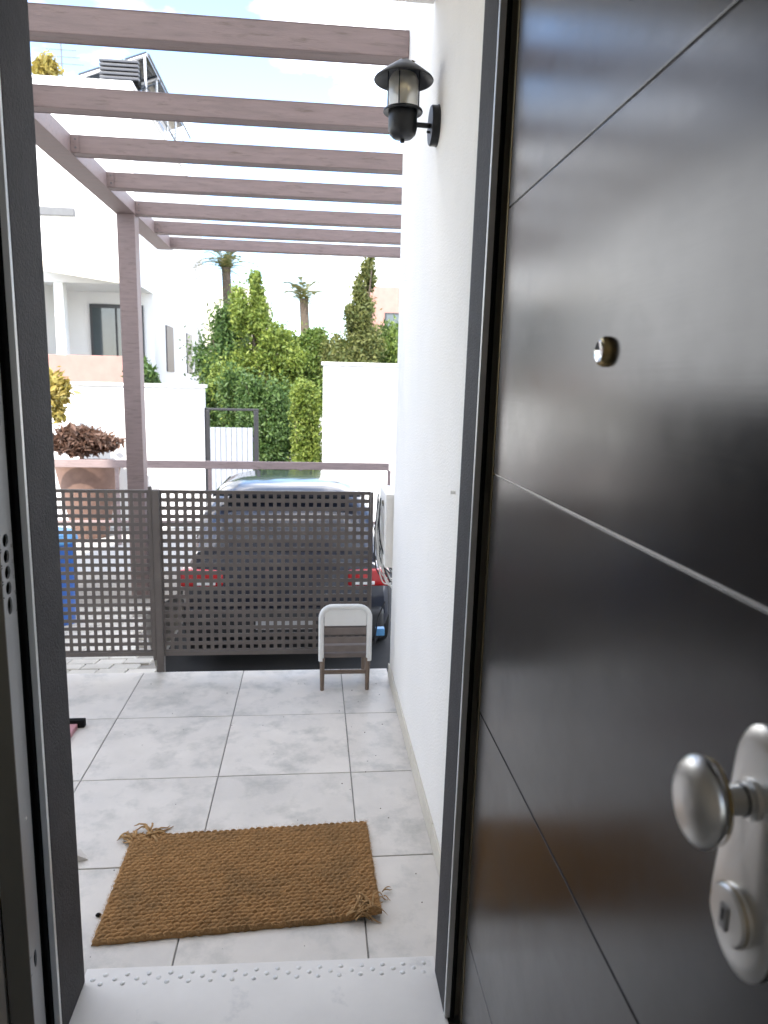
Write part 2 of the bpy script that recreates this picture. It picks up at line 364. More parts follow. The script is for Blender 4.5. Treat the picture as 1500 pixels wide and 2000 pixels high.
# strike strip with real holes
holes = [(1.197, .0125, .0125), (1.166, .0125, .0125), (1.135, .0125, .0125), (1.104, .0125, .0125), (1.069, .011, .0175), (.298, .008, .020), (1.92, .008, .020)]
sp = MB(); zc = .031; hs = sorted(holes); yc = (jy0 + jy1) / 2 - .002
def strip_cell(z0, z1, hole=None):
    if hole is None:
        sp.add([(jx, jy0, z0), (jx, jy1, z0), (jx, jy1, z1), (jx, jy0, z1)], [(0, 1, 2, 3)]); return
    n = 24; zc_, ry, rz = hole; out = []; inn = []; bk = []
    for i in range(n):
        q = 2 * math.pi * (i + .5) / n; cy_, cz_ = math.cos(q), math.sin(q)
        s = min((jy1 - yc if cy_ > 0 else yc - jy0) / max(abs(cy_), 1e-6), (z1 - zc_ if cz_ > 0 else zc_ - z0) / max(abs(cz_), 1e-6))
        out.append((jx, yc + cy_ * s, zc_ + cz_ * s)); inn.append((jx, yc + cy_ * ry, zc_ + cz_ * rz)); bk.append((jx - .004, yc + cy_ * ry, zc_ + cz_ * rz))
    fs = []
    for i in range(n):
        j = (i + 1) % n; fs += [(i, j, n + j, n + i), (n + i, n + j, 2 * n + j, 2 * n + i)]
    sp.add(out + inn + bk, fs)
for i, h in enumerate(hs):
    lo = h[0] - h[2] - .0015; hi = h[0] + h[2] + .0015
    if lo > zc + 1e-4: strip_cell(zc, lo)
    else: lo = zc
    strip_cell(lo, hi, h); zc = hi
strip_cell(zc, 2.33)
sp.build('strike_strip', MT['frame_grey'], fr)
MB().box(-.591, -.588, jy0 + .001, jy1 - .001, .031, 2.33).build('hole_shade_backing', MT['black'], fr)  # black backing paints in the shade inside the bolt holes
MB().box(-.590, jx - .001, jy1, jy1 + .003, .031, 2.33).build('rebate_edge', MT['frame_dark'], fr)
MB().lathe([(.004, 0), (.0035, .0012)], (jx, 1.375, .62), 'x', 12, False, True).build('screw', MT['nickel'], fr, smooth=True)
# hinge side
MB().box(.3165, .3295, 1.424, 1.4355, .031, 2.33, lean=.010).build('edge_strip', MT['lip'], fr, bevel=.001)
MB().box(.330, .40, 1.430, 1.4357, .031, 2.33, lean=.010).build('rebate_face', MT['frame_dark'], fr)
MB().tube([(.335, 1.424, .031), (.358, 1.424, 2.33)], .005, 10).build('gasket', MT['black'], fr, smooth=True)
MB().box(.352, .46, 1.383, 1.4295, .031, 2.33, lean=.010).build('hinge_jamb', MT['frame_dark'], fr)
MB().box(-.6215, .46, 1.347, 1.4355, 2.3305, 2.338).build('head_jamb', MT['frame_dark'], fr)

# ------------------------------------------------------------------ the open door (exterior face towards the doorway)
DX = .345
dr = thing('front_door', (DX, 1.378, .036), 'dark glossy front door opened inward, horizontal grooves, knob and peephole', 'door')
lean_ = .008
def dbox(name, m, x0, x1, y0, y1, z0, z1, bevel=0, parent=None):
    return MB().box(x0, x1, y0, y1, z0, z1, lean=lean_).build(name, m, parent or dr, bevel=bevel)
dy0, dy1 = .385, 1.376
dbox('leaf', MT['frame_dark'], DX + .006, DX + .060, dy0, dy1 - .002, .036, 2.30)
zs = [.036, .299, .830, 1.333, 1.830, 2.30]
for a, b in zip(zs[:-1], zs[1:]):
    dbox('panel', MT['door'], DX, DX + .0055, dy0, dy1 - .006, a + .0016, b - .0016, bevel=.0012)
for z in zs[1:-1]:
    dbox('groove_glint_strip', MT['nickel'], DX + .0035, DX + .0062, dy0, dy1 - .006, z - .0012, z + .0012)  # bright metal stands in for the sky glint on the groove bevels
dbox('edge_trim', MT['brass'], DX - .0012, DX + .004, dy1 - .005, dy1 - .0005, .036, 2.30)
def lx(z): return DX + lean_ * z
# peephole
pp = MB().lathe([(.0185, 0), (.0185, -.004), (.0165, -.009), (.0135, -.0105)], (lx(1.547), .860, 1.547), 'x', 28).build('peephole', MT['brass'], dr, smooth=True)
MB().lathe([(.0137, -.0105), (.0125, -.0112), (.008, -.0100), (.003, -.0090)], (lx(1.547), .860, 1.547), 'x', 24, False, True).build('lens', MT['glass_lens'], pp, smooth=True)
# escutcheon plate: pear outline, domed
HY = .484
def plate_outline(n=72):
    R1, z1, R2, z2 = .050, 1.078, .036, 1.209; ph = math.asin((R1 - R2) / (z2 - z1)); pts = []
    for i in range(n):
        t = 2 * math.pi * i / n
        if math.sin(t) > -math.sin(ph) + 2 * math.sin(ph): c, R = z2, R2
        else: c, R = z1, R1
        pts.append((HY + .80 * R * math.cos(t), c + R * math.sin(t)))
    return pts
po = plate_outline(); n = len(po); pm = MB(); rings = [(1.0, 0), (1.0, -.003), (.95, -.0062), (.86, -.0078), (.5, -.0085), (.05, -.0086)]
vs = [(lx(z) + d, HY + (y - HY) * s, 1.1375 + (z - 1.1375) * (s if s > .5 else s)) for s, d in rings for y, z in po]
fs = [(i * n + j, i * n + (j + 1) % n, (i + 1) * n + (j + 1) % n, (i + 1) * n + j) for i in range(len(rings) - 1) for j in range(n)] + [tuple(range((len(rings) - 1) * n, len(rings) * n))]
pm.add(vs, fs); plate = pm.build('escutcheon_plate', MT['nickel'], dr, smooth=True)
kz = 1.081
cyl = MB().lathe([(.0245, -.006), (.0245, -.0135), (.0225, -.0165), (.0120, -.0172)], (lx(kz), HY, kz), 'x', 36, False, True).build('cylinder_guard', MT['nickel'], plate, smooth=True)
MB().lathe([(.0246, -.0120), (.0250, -.0128), (.0246, -.0137)], (lx(kz), HY, kz), 'x', 36).build('guard_ring', MT['brass'], plate, smooth=True)
kb = MB()
kb.box(lx(kz) - .0192, lx(kz) - .016, HY - .0052, HY + .0052, kz - .0125, kz + .0095)
kb.build('lock_cylinder', MT['frame_grey'], plate, bevel=.0025)
MB().box(lx(kz) - .0196, lx(kz) - .0180, HY - .0013, HY + .0013, kz - .0040, kz + .0065).build('keyhole', MT['black'], plate)
# knob: collar, stem, oval disc
kzz = 1.184
MB().lathe([(.0165, -.0075), (.0165, -.011), (.0125, -.0125), (.0118, -.030), (.0135, -.0325), (.0215, -.0360), (.027, -.0395)], (lx(kzz), HY, kzz), 'x', 36).build('knob_stem', MT['nickel'], dr, smooth=True)
MB().lathe([(.0126, -.0150), (.0132, -.0160), (.0126, -.0170)], (lx(kzz), HY, kzz), 'x', 30).build('stem_ring', MT['black'], dr, smooth=True)
kn = MB(); prof = []
for i in range(15):
    t = math.pi * i / 14; prof.append((max(.0006, .0325 * math.sin(t) ** .8), -.0505 + .0135 * math.cos(t)))
kn.lathe(prof, (lx(kzz), HY, kzz), 'x', 40, sy=1.12)
kn.build('knob', MT['nickel'], dr, smooth=True)
MB().lathe([(.0300, -.0405), (.0304, -.0416), (.0300, -.0428)], (lx(kzz), HY, kzz), 'x', 40, sy=1.12).build('knob_ring', MT['brass'], dr, smooth=True)

# ------------------------------------------------------------------ pergola
pg = thing('pergola', (-.5, 5.8, GZ), 'mauve brown timber pergola of square beams over the parking bay', 'pergola')
yb = [3.34, 4.19, 4.965, 5.765, 6.62, 7.37, 8.13]
for i, y in enumerate(yb):
    x1 = .4035 if i == 0 else 1.60
    b = MB(); ns = 14; sag = random.uniform(.001, .007); bow = random.uniform(-.006, .006); tw = random.uniform(-.03, .03); vs = []
    for q in range(ns + 1):
        t = q / ns; xx = -1.519 + (x1 + 1.519) * t; dz = -sag * math.sin(math.pi * t); dyy = bow * math.sin(math.pi * t); w_ = tw * (t - .2)
        for (a, c) in ((-.05, -.054), (.05, -.054), (.05, .054), (-.05, .054)):
            e = .003 * ((a > 0) - (a < 0)); g = .003 * ((c > 0) - (c < 0))
            for (aa, c2) in ((a - e, c), (a, c - g)) if (a * c) > 0 else ((a, c - g), (a - e, c)):
                vs.append((xx, y + .05 + dyy + aa - w_ * c2, 2.949 + dz + c2 + w_ * aa))
    fs = [(k * 8 + m, k * 8 + (m + 1) % 8, (k + 1) * 8 + (m + 1) % 8, (k + 1) * 8 + m) for k in range(ns) for m in range(8)] + [tuple(range(7, -1, -1)), tuple(range(ns * 8, ns * 8 + 8))]
    b.add(vs, fs).build('cross_beam', MT['pergola'], pg)
    for zz in (2.925, 2.975): MB().lathe([(.006, .002), (.006, -.0015), (.003, -.003)], (-1.49, y - .005, zz), 'y', 10, False, True).build('screw', MT['greybar'], pg, smooth=True)
MB().box(-1.685, -1.520, 2.70, 8.28, 2.893, 3.005).build('side_beam', MT['pergola'], pg, bevel=.003)
MB().box(1.601, 1.76, 3.52, 8.28, 2.893, 3.005).build('side_beam', MT['pergola'], pg, bevel=.003)
MB().box(-1.675, -1.525, 6.60, 6.75, pz(6.7) - .05, 2.892).build('post', MT['pergola'], pg, bevel=.004)
MB().box(1.605, 1.755, 6.60, 6.75, GZ - .01, 2.892).build('post', MT['pergola'], pg, bevel=.004)
# metal angle brackets where the beams meet the side beam
for y in yb[1:]:
    MB().box(-1.5188, -1.470, y - .004, y - .0002, 2.90, 2.998).build('bracket', MT['pergola'], pg)

# ------------------------------------------------------------------ perforated steel fence
fc = thing('perforated_fence', (-.5, 3.62, 0), 'taupe perforated steel fence with square holes at the terrace edge', 'fence')
def perforated(x0, x1, z0, z1, y, pitch, hole, t=.003):
    nx = max(1, round((x1 - x0) / pitch)); nzz = max(1, round((z1 - z0) / pitch)); px_ = (x1 - x0) / nx; pz_ = (z1 - z0) / nzz
    xs = []; zz = []
    for i in range(nx): c = x0 + (i + .5) * px_; xs += [c - hole / 2, c + hole / 2]
    for i in range(nzz): c = z0 + (i + .5) * pz_; zz += [c - hole / 2, c + hole / 2]
    xs = [x0] + xs + [x1]; zz = [z0] + zz + [z1]
    m = MB(); W = len(xs); H = len(zz)
    vs = [(x, yy, z) for yy in (y, y + t) for z in zz for x in xs]; fs = []
    isH = lambda i, j: 0 <= i < W - 1 and 0 <= j < H - 1 and i % 2 == 1 and j % 2 == 1
    for j in range(H - 1):
        for i in range(W - 1):
            a = j * W + i; q = (a, a + 1, a + W + 1, a + W)
            if isH(i, j):
                o = W * H
                for p, r in ((q[0], q[1]), (q[1], q[2]), (q[2], q[3]), (q[3], q[0])): fs.append((p, r, r + o, p + o))
            else:
                fs.append(q); fs.append(tuple(k + W * H for k in q[::-1]))
    return m.add(vs, fs)
FY = 3.632
perforated(-2.88, -.822, .105, .950, FY, .0415, .0245).build('panel', MT['fence'], fc)
perforated(-.766, .300, .105, .950, FY, .0415, .0222).build('panel', MT['fence'], fc)
for a, b in ((-2.88, -.822), (-.766, .300)):
    MB().box(a, b, FY - .006, FY + .010, .082, .104).build('bottom_rail', MT['fence'], fc, bevel=.002)
    MB().box(a, b, FY - .004, FY + .008, .9505, .958).build('top_rail', MT['fence'], fc, bevel=.001)
MB().box(-.821, -.805, FY - .010, FY + .014, .06, .975).build('gate_stile', MT['fence'], fc, bevel=.002)
MB().box(-.803, -.767, FY - .018, FY + .022, -.30, .960).build('post', MT['fence'], fc, bevel=.003)
MB().box(.301, .314, FY - .010, FY + .014, -.30, .955).build('post', MT['fence'], fc, bevel=.003)
MB().box(-2.918, -2.881, FY - .018, FY + .022, -.30, .960).build('post', MT['fence'], fc, bevel=.003)

# ------------------------------------------------------------------ wall lamp
LX_, LY_ = .287, 2.50
lp = thing('wall_lantern', (.405, LY_, 2.345), 'black wall lantern with clear glass cylinder and conical cap on white wall', 'lamp')
MB().lathe([(.0005, .060), (.018, .058), (.030, .050), (.060, .030), (.094, .004), (.097, -.001), (.0955, -.003), (.060, .0255), (.030, .045), (.001, .052)], (LX_, LY_, 2.476), 'z', 48).build('cap', MT['lamp'], lp, smooth=True)
gl = MB().lathe([(.046, 2.392), (.048, 2.40), (.048, 2.474), (.040, 2.490), (.034, 2.493), (.034, 2.491), (.0385, 2.488), (.0455, 2.473), (.0455, 2.401), (.044, 2.393)], (LX_, LY_, 0), 'z', 48).build('glass_cylinder', MT['glass'], lp, smooth=True)
bu = MB().lathe([(.006, 2.398), (.010, 2.402), (.012, 2.415), (.020, 2.435), (.021, 2.448), (.014, 2.464), (.002, 2.470)], (LX_, LY_, 0), 'z', 24, True, True).build('bulb', MT['bulb'], lp, smooth=True)
MB().lathe([(.0105, 2.385), (.0105, 2.408)], (LX_, LY_, 0), 'z', 16, True, True).build('bulb_socket', MT['brass'], lp, smooth=True)
MB().lathe([(.044, 2.391), (.063, 2.386), (.065, 2.380), (.063, 2.377), (.048, 2.379)], (LX_, LY_, 0), 'z', 48).build('collar', MT['lamp'], lp, smooth=True)
MB().lathe([(.0, 2.390), (.044, 2.390), (.047, 2.380), (.0475, 2.330), (.043, 2.313), (.032, 2.302), (.012, 2.298), (.001, 2.298)], (LX_, LY_, 0), 'z', 40).build('cup', MT['lamp'], lp, smooth=True)
MB().lathe([(.007, 2.299), (.0075, 2.289), (.005, 2.287)], (LX_, LY_, 0), 'z', 12, False, True).build('drip_nut', MT['lamp'], lp, smooth=True)
for a in (.35, 1.92, 3.49, 5.06):
    q = a - 2.3; x, y = LX_ + .052 * math.cos(q), LY_ + .052 * math.sin(q)
    MB().tube([(x, y, 2.384), (x, y, 2.510)], .0022, 8).build('cage_rod', MT['lamp'], lp, smooth=True)
MB().tube([(LX_ + .04, LY_, 2.345), (.392, LY_ + .005, 2.345)], .008, 14).build('arm', MT['lamp'], lp, smooth=True)
MB().lathe([(.058, -.026), (.061, -.022), (.061, -.004), (.063, -.003), (.063, -.0005)], (.405, LY_ + .01, 2.348), 'x', 40, True, True).build('wall_plate', MT['lamp'], lp, smooth=True)
MB().lathe([(.004, -.036), (.004, -.025)], (.405, LY_ + .01, 2.328), 'x', 10, True, True).build('screw', MT['lamp'], lp, smooth=True)
for i in range(9):
    a = random.uniform(-2.8, 0.2); r = random.uniform(.012, .034); z = 2.476 + .0585 - r * .28
    c = Vector((LX_ + r * math.cos(a), LY_ + r * math.sin(a), z)); d = Vector((random.uniform(-1, 1), random.uniform(-1, 1), random.uniform(-.1, .3))).normalized() * random.uniform(.007, .014); e = Vector((-d.y, d.x, .002)) * .35
    MB().add([c - d, c + e + Vector((0, 0, .003)), c + d, c - e], [(0, 1, 2), (0, 2, 3)]).build('dry_leaf', MT['litter'], lp)

# ------------------------------------------------------------------ coir doormat
c00, c10, c11, c01 = np.array((-.585, 1.742)), np.array((.203, 1.788)), np.array((.193, 2.238)), np.array((-.590, 2.205))
nu, nv = 440, 264
U, V = np.meshgrid(np.linspace(0, 1, nu), np.linspace(0, 1, nv))
XY = (c00[None, None] * ((1 - U) * (1 - V))[..., None] + c10 * (U * (1 - V))[..., None] + c11 * (U * V)[..., None] + c01 * ((1 - U) * V)[..., None])
mu, mv = U * .80, V * .47
mu = mu + .0015 * np.sin(mv * 40) + .001 * np.sin(mv * 97 + 1); mv = mv + .0012 * np.sin(mu * 31) + .0009 * np.sin(mu * 77)
prow = .0148; row = np.floor(mv / prow); fv = mv / prow - row
pcol = .0212; fu = mu / pcol + .5 * (row % 2) + .35 * (fv - .5) * np.where(row % 2 == 0, 1, -1); cc = np.floor(fu); fu = fu - cc
h = np.clip(np.sin(np.pi * fv) * np.sin(np.pi * fu), 0, 1) ** .42
jit = (np.sin(row * 12.9898 + cc * 78.233) * 43758.5453) % 1
Zm = .0075 + h * (.0066 + .0034 * jit) + rng.normal(0, .00035, U.shape)
edge = np.minimum(np.minimum(U * .8, (1 - U) * .8), np.minimum(V * .47, (1 - V) * .47))
Zm *= np.clip(edge / .006, .12, 1) ** .5
lift = np.exp(-(((U - 1) / .12) ** 2 + ((V - 0) / .16) ** 2)) * .020 + np.exp(-(((U) / .07) ** 2 + ((V - 1) / .1) ** 2)) * .006
Zm = Zm + lift + .001
be = np.clip(1 - edge / .02, 0, 1); XY[..., 0] += be * .0012 * np.sin(V * 90 + 3 * np.sin(V * 23)); XY[..., 1] += be * .0014 * np.sin(U * 130 + 3 * np.sin(U * 37))
co = np.concatenate([XY, Zm[..., None]], -1).reshape(-1, 3)
idx = np.arange(nu * nv).reshape(nv, nu); fq = np.stack([idx[:-1, :-1], idx[:-1, 1:], idx[1:, 1:], idx[1:, :-1]], -1).reshape(-1, 4)
rim = np.concatenate([idx[0, :], idx[1:, -1], idx[-1, -2::-1], idx[-2:0:-1, 0]])
base = co[rim].copy(); base[:, 2] = np.maximum(.0005, base[:, 2] - .009); o0 = len(co); k = len(rim)
fr2 = [(rim[i], o0 + i, o0 + (i + 1) % k, rim[(i + 1) % k]) for i in range(k)]
me = bpy.data.meshes.new('mat'); me.from_pydata(np.concatenate([co, base]).tolist(), [], fq.tolist() + [tuple(int(a) for a in q) for q in fr2])
me.polygons.foreach_set('use_smooth', [True] * len(me.polygons)); me.materials.append(MT['coir'])
dm = thing('doormat', (-.2, 2.0, 0), 'brown woven coir doormat with frayed corners lying on grey tiles', 'doormat')
link(bpy.data.objects.new('woven_pad', me), dm)
def strands(center, dirs, n, ln, r, name, zb=.012):
    b = MB()
    for i in range(n):
        a = random.choice(dirs) + random.gauss(0, .30); L_ = ln * random.uniform(.55, 1.1)
        p = Vector((center[0] + random.gauss(0, .014), center[1] + random.gauss(0, .011), zb)); pts = [p.copy()]
        up_ = random.uniform(.15, .9)
        for s in range(6):
            a += random.gauss(0, .22)
            p = p + Vector((math.cos(a), math.sin(a), up_ - s * .38)) * (L_ / 6); p.z = max(p.z, .004); pts.append(p.copy())
        b.tube(pts, [r * q for q in (1.1, 1, 1, .9, .8, .6, .3)], 6)
    return b.build(name, MT['strand'], dm, smooth=True)
strands((-.574, 2.192), [2.3, 2.7, 1.9], 18, .065, .0036, 'frayed_strands')
strands((-.535, 2.202), [.15, .5, 2.0], 20, .080, .0034, 'frayed_strands')
strands((.150, 1.800), [1.1, 1.5, 1.9, .6], 28, .070, .0028, 'frayed_strands', .026)
strands((.120, 1.788), [.3, .1], 14, .075, .0022, 'frayed_strands', .020)
strands((.204, 1.872), [-.2, .25, -.6], 5, .042, .0017, 'frayed_strands', .008)
fz = MB()
for i in range(2900):
    if i < 1700:
        e = random.randrange(4); t = random.random()
        u, v_ = ((t, 0), (1, t), (t, 1), (0, t))[e]
    else: u, v_ = random.random(), random.random()
    q = c00 * (1 - u) * (1 - v_) + c10 * u * (1 - v_) + c11 * u * v_ + c01 * (1 - u) * v_
    z = .013 + .014 * math.exp(-(((u - 1) / .12) ** 2 + (v_ / .16) ** 2)) + random.uniform(-.006 if i < 1700 else 0, .003)
    p = Vector((q[0], q[1], max(z, .002))); d = Vector((random.gauss(0, 1), random.gauss(0, 1), random.uniform(-.1, .8))).normalized() * random.uniform(.004, .011); s = Vector((-d.y, d.x, 0)).normalized() * .00045
    fz.add([p - s, p + s, p + d], [(0, 1, 2)])
tag(fz.build('loose_fibres', MT['strand'], dm), kind='stuff')

# ------------------------------------------------------------------ small things on the terrace
ch = thing('low_chair', (.17, 3.36, 0), 'low white framed chair with taupe back standing before the perforated fence', 'chair')
def rounded_u(x0, x1, z0, z1, y, r, n=8):
    pts = [(x0, y, z0)]
    pts += [(x0 + r - r * math.cos(t), y, z1 - r + r * math.sin(t)) for t in np.linspace(0, math.pi / 2, n)]
    pts += [(x1 - r + r * math.sin(t), y, z1 - r + r * math.cos(t)) for t in np.linspace(0, math.pi / 2, n)]
    return pts + [(x1, y, z0)]
MB().tube(rounded_u(.046, .282, .155, .432, 3.345, .055), .0135, 12).build('back_frame', MT['white_plastic'], ch, smooth=True)
MB().box(.060, .268, 3.338, 3.350, .335, .420).build('back_panel', MT['white_plastic'], ch, bevel=.005)
for z in (.20, .245, .29): MB().box(.060, .268, 3.340, 3.349, z, z + .034).build('back_slat', MT['taupe_plastic'], ch, bevel=.003)
MB().box(.045, .283, 3.352, 3.585, .165, .190).build('seat', MT['taupe_plastic'], ch, bevel=.008)
for x, y in ((.052, 3.346), (.276, 3.346), (.056, 3.572), (.272, 3.572)):
    MB().tube([(x, y, .17), (x, y, .0)], [.013, .010], 10).build('leg', MT['wood_leg'] , ch, smooth=True)
MB().box(.06, .268, 3.340, 3.352, .085, .105).build('stretcher', MT['wood_leg'], ch, bevel=.002)

bx = thing('pink_board', (-1.08, 2.93, 0), 'dusty pink board with black edge lying by the left door reveal', 'board')
MB().box(-1.245, -1.012, 2.845, 3.0, .001, .022).build('panel', MT['pink'], bx, bevel=.002)
MB().box(-1.245, -.985, 3.0005, 3.03, .001, .035).build('edge', MT['black'], bx, bevel=.003)
pe = MB().lathe([(.0005, 0), (.007, .001), (.0085, .004), (.006, .0075), (.001, .0085)], (-.598, 1.855, 0), 'z', 10, sy=.8).build('black_pebble', MT['black'], smooth=True)
tag(pe, 'tiny black pebble on the tile left of the doormat', 'pebble')
wd = MB().add([(-.74, 2.095, .001), (-.700, 2.105, .001), (-.74, 2.15, .001), (-.74, 2.095, .03), (-.74, 2.15, .010)], [(0, 2, 1), (0, 1, 3), (1, 2, 4), (1, 4, 3), (0, 3, 4, 2)]).build('stone_chip', MT['tile'])
tag(wd, 'pale stone wedge on the tiles beside the left door reveal', 'stone')
bits = MB()
for i in range(60):
    x, y = random.uniform(-.9, .36), random.uniform(1.66, 3.5); s = random.uniform(.0012, .0030)
    if -.6 < x < .22 and 1.72 < y < 2.26: continue
    bits.lathe([(s, .0002), (s * .6, s * .7)], (x, y, 0), 'z', 5, False, True)
tag(bits.build('grit', MT['bark']), 'fine dark grit scattered over the terrace tiles', 'grit', kind='stuff')

# meter cabinet and cables at the far end of the side wall
mc = thing('meter_cabinet', (.5, 3.52, .585), 'white meter cabinet on the end of the side wall', 'cabinet')
MB().box(.366, .70, 3.503, 3.83, .585, .965).build('body', MT['plaster'], mc, bevel=.006)
MB().lathe([(.016, -.008), (.016, 0)], (.3655, 3.62, .90), 'x', 16, True, True).build('knockout', MT['frame_dark'], mc, smooth=True)
cb = thing('cable_bundle', (.335, 3.64, .90), 'hanging bundle of white and black cables beside the white cabinet', 'cables')
for i in range(15):
    x0 = .350 + random.uniform(-.012, .006); y0 = 3.60 + random.uniform(-.03, .12); z0 = .93 + random.uniform(-.05, .02); sag = random.uniform(.30, .46); xe = .425 + random.uniform(-.01, .03); ye = 3.62 + random.uniform(-.02, .15); ze = .50 + random.uniform(-.1, .05)
    pts = []
    for s in np.linspace(0, 1, 14):
        pts.append((x0 + (xe - x0) * s ** 2 - .035 * math.sin(math.pi * s) * random.uniform(.9, 1.0) * (i % 3) / 2, y0 + (ye - y0) * s - .03 * math.sin(math.pi * s), z0 + (ze - z0) * s - (sag - .3) * math.sin(math.pi * s)))
    MB().tube(pts, .0034 if i % 3 else .0042, 6).build('cable', MT['cable_b'] if i % 5 in (1, 3) else MT['cable_w'], cb, smooth=True)
MB().tube([(.39, 3.66, .36), (.355, 3.66, .27), (.335, 3.66, .12)], .004, 6).build('cable', MT['cable_b'], cb, smooth=True)
cn = MB().box(.345, .392, 3.66, 3.70, .165, .205).build('junction_box', MT['skyblue'], cb, bevel=.004)
MB().tube([(.337, 3.66, .12), (.36, 3.675, .165)], .004, 6).build('cable', MT['cable_b'], cb, smooth=True)

# ------------------------------------------------------------------ parked car
def make_car(x, y, z, rot, paint, label, group=None):
    root = thing('parked_car', (x, y, z), label, 'car', group); root.rotation_euler = (0, 0, rot)
    MR = parent_matrix(root)
    def fin(b, name, m, smooth=False, bevel=0, parent=None, subs=0, seg=2):
        b.v = [tuple(MR @ Vector(p)) for p in b.v]; o = b.build(name, m, parent or root, smooth=smooth, bevel=bevel, seg=seg)
        if subs:
            md = o.modifiers.new('sub', 'SUBSURF'); md.levels = subs; md.render_levels = subs
        return o
    def loft(st, n=20):
        b = MB(); vs = []
        for (yy, z0, z1, hw, top) in st:
            for i in range(n):
                q = 2 * math.pi * (i + .5) / n; c, s = math.cos(q), math.sin(q)
                e = .38; xx = math.copysign(abs(c) ** e, c) * hw; zz = (z0 + z1) / 2 + math.copysign(abs(s) ** e, s) * (z1 - z0) / 2
                tt = max(0, (zz - (z0 + z1) / 2) / ((z1 - z0) / 2)); xx *= 1 - (1 - top) * tt ** 1.5
                vs.append((xx, yy, zz))
        k = len(st)
        fs = [(i * n + j, i * n + (j + 1) % n, (i + 1) * n + (j + 1) % n, (i + 1) * n + j) for i in range(k - 1) for j in range(n)]
        fs += [tuple(range(n - 1, -1, -1)), tuple(range((k - 1) * n, k * n))]
        return b.add(vs, fs)
    fin(loft([(0, .42, .90, .72, .9), (.05, .34, .98, .82, .9), (.18, .26, 1.00, .87, .9), (.6, .22, .98, .89, .92), (1.8, .22, .95, .89, .93), (2.9, .22, .93, .88, .92), (3.6, .24, .84, .86, .9), (3.95, .30, .74, .80, .9), (4.08, .38, .62, .66, .9)]), 'body', paint, smooth=True)
    gh = loft([(.14, .90, 1.02, .76, .85), (.34, .92, 1.28, .77, .80), (.60, .92, 1.455, .77, .76), (1.1, .92, 1.48, .78, .76), (1.9, .92, 1.46, .78, .76), (2.3, .92, 1.33, .77, .78), (2.95, .90, .96, .74, .85)])
    fin(gh, 'roof', paint, smooth=True)
    def quad(p, name, m):
        b = MB(); t = Vector(p[1]) - Vector(p[0]); s = Vector(p[3]) - Vector(p[0]); nn = t.cross(s).normalized() * .012
        b.add([Vector(q) + nn for q in p] + [Vector(q) - nn for q in p], [(0, 1, 2, 3), (7, 6, 5, 4), (0, 4, 5, 1), (1, 5, 6, 2), (2, 6, 7, 3), (3, 7, 4, 0)])
        return fin(b, name, m, bevel=.006)
    quad([(-.60, .225, 1.06), (.60, .225, 1.06), (.50, .52, 1.40), (-.50, .52, 1.40)], 'rear_window', MT['carglass'])
    for s in (-1, 1):
        quad([(s * .785, .55, 1.02), (s * .785, 2.55, 1.02), (s * .66, 2.05, 1.37), (s * .64, .72, 1.40)], 'side_window', MT['carglass'])
        b = MB(); b.box(min(s * .50, s * .84), max(s * .50, s * .84), -.012, .13, .74, .88); tl = fin(b, 'tail_light', MT['red'], bevel=.025, seg=3)
        b = MB(); b.box(min(s * .56, s * .72), max(s * .56, s * .72), -.018, .02, .755, .785); fin(b, 'reversing_lens', MT['lampwhite'], bevel=.006, parent=tl)
        for yy in (.78, 3.3):
            b = MB(); b.lathe([(.18, -.09), (.30, -.10), (.32, -.06), (.32, .06), (.30, .10), (.18, .09)], (s * .80, yy, .32), 'x', 28); wh = fin(b, 'wheel', MT['tyre'], smooth=True)
            b = MB(); b.lathe([(.19, s * .06), (.17, s * .085), (.03, s * .07)], (s * .80, yy, .32), 'x', 20, False, True); fin(b, 'rim', MT['rim'], smooth=True, parent=wh)
    b = MB(); b.box(-.80, .80, -.065, .14, .30, .56); fin(b, 'bumper', MT['greyplastic'], bevel=.05, seg=3)
    b = MB(); b.box(-.24, .24, -.070, -.060, .40, .50); fin(b, 'number_plate', MT['frame_grey'], bevel=.004)
    b = MB(); b.tube([(-.62, -.002, .62), (-.55, -.004, .60), (.55, -.004, .60), (.62, -.002, .62)], .006, 6); fin(b, 'boot_seam', MT['black'])
    b = MB(); b.tube([(0, .205, 1.05), (.02, .24, 1.10), (.40, .33, 1.20)], .008, 6); fin(b, 'rear_wiper', MT['black'])
    b = MB(); b.box(-.62, .62, .36, .50, 1.42, 1.445); fin(b, 'spoiler', paint, bevel=.008)
    return root
make_car(-.21, 5.62, GZ, 0, MT['car'], 'dark blue hatchback with red tail lights parked behind the perforated fence')
bn = thing('blue_bin', (-1.86, 5.15, pz(5.15)), 'blue plastic bin on the paved path behind the perforated gate', 'bin')
b = MB(); b.lathe([(.13, 0), (.145, .02), (.17, .62), (.18, .64)], (-1.86, 5.15, pz(5.15) - .02), 'z', 20, True, False); b.build('body', MT['blue'], bn, smooth=True)
MB().lathe([(.185, .63), (.19, .65), (.17, .70), (.06, .73), (.001, .735)], (-1.86, 5.15, pz(5.15) - .02), 'z', 20).build('lid', MT['skyblue'], bn, smooth=True)

# ------------------------------------------------------------------ railing, garden walls, gate, pots
rl = thing('street_railing', (-1, 10.4, GZ), 'brown metal railing with one top rail along the street side', 'railing')
MB().box(-4.2, 1.12, 10.38, 10.43, .265, .375).build('top_rail', MT['pergola'], rl, bevel=.006)
MB().box(-4.2, 1.12, 10.39, 10.42, -.55, -.50).build('bottom_rail', MT['pergola'], rl, bevel=.004)
for x in np.arange(-4.1, 1.2, 1.3): MB().box(x, x + .05, 10.385, 10.425, GZ, .264).build('post', MT['pergola'], rl, bevel=.004)

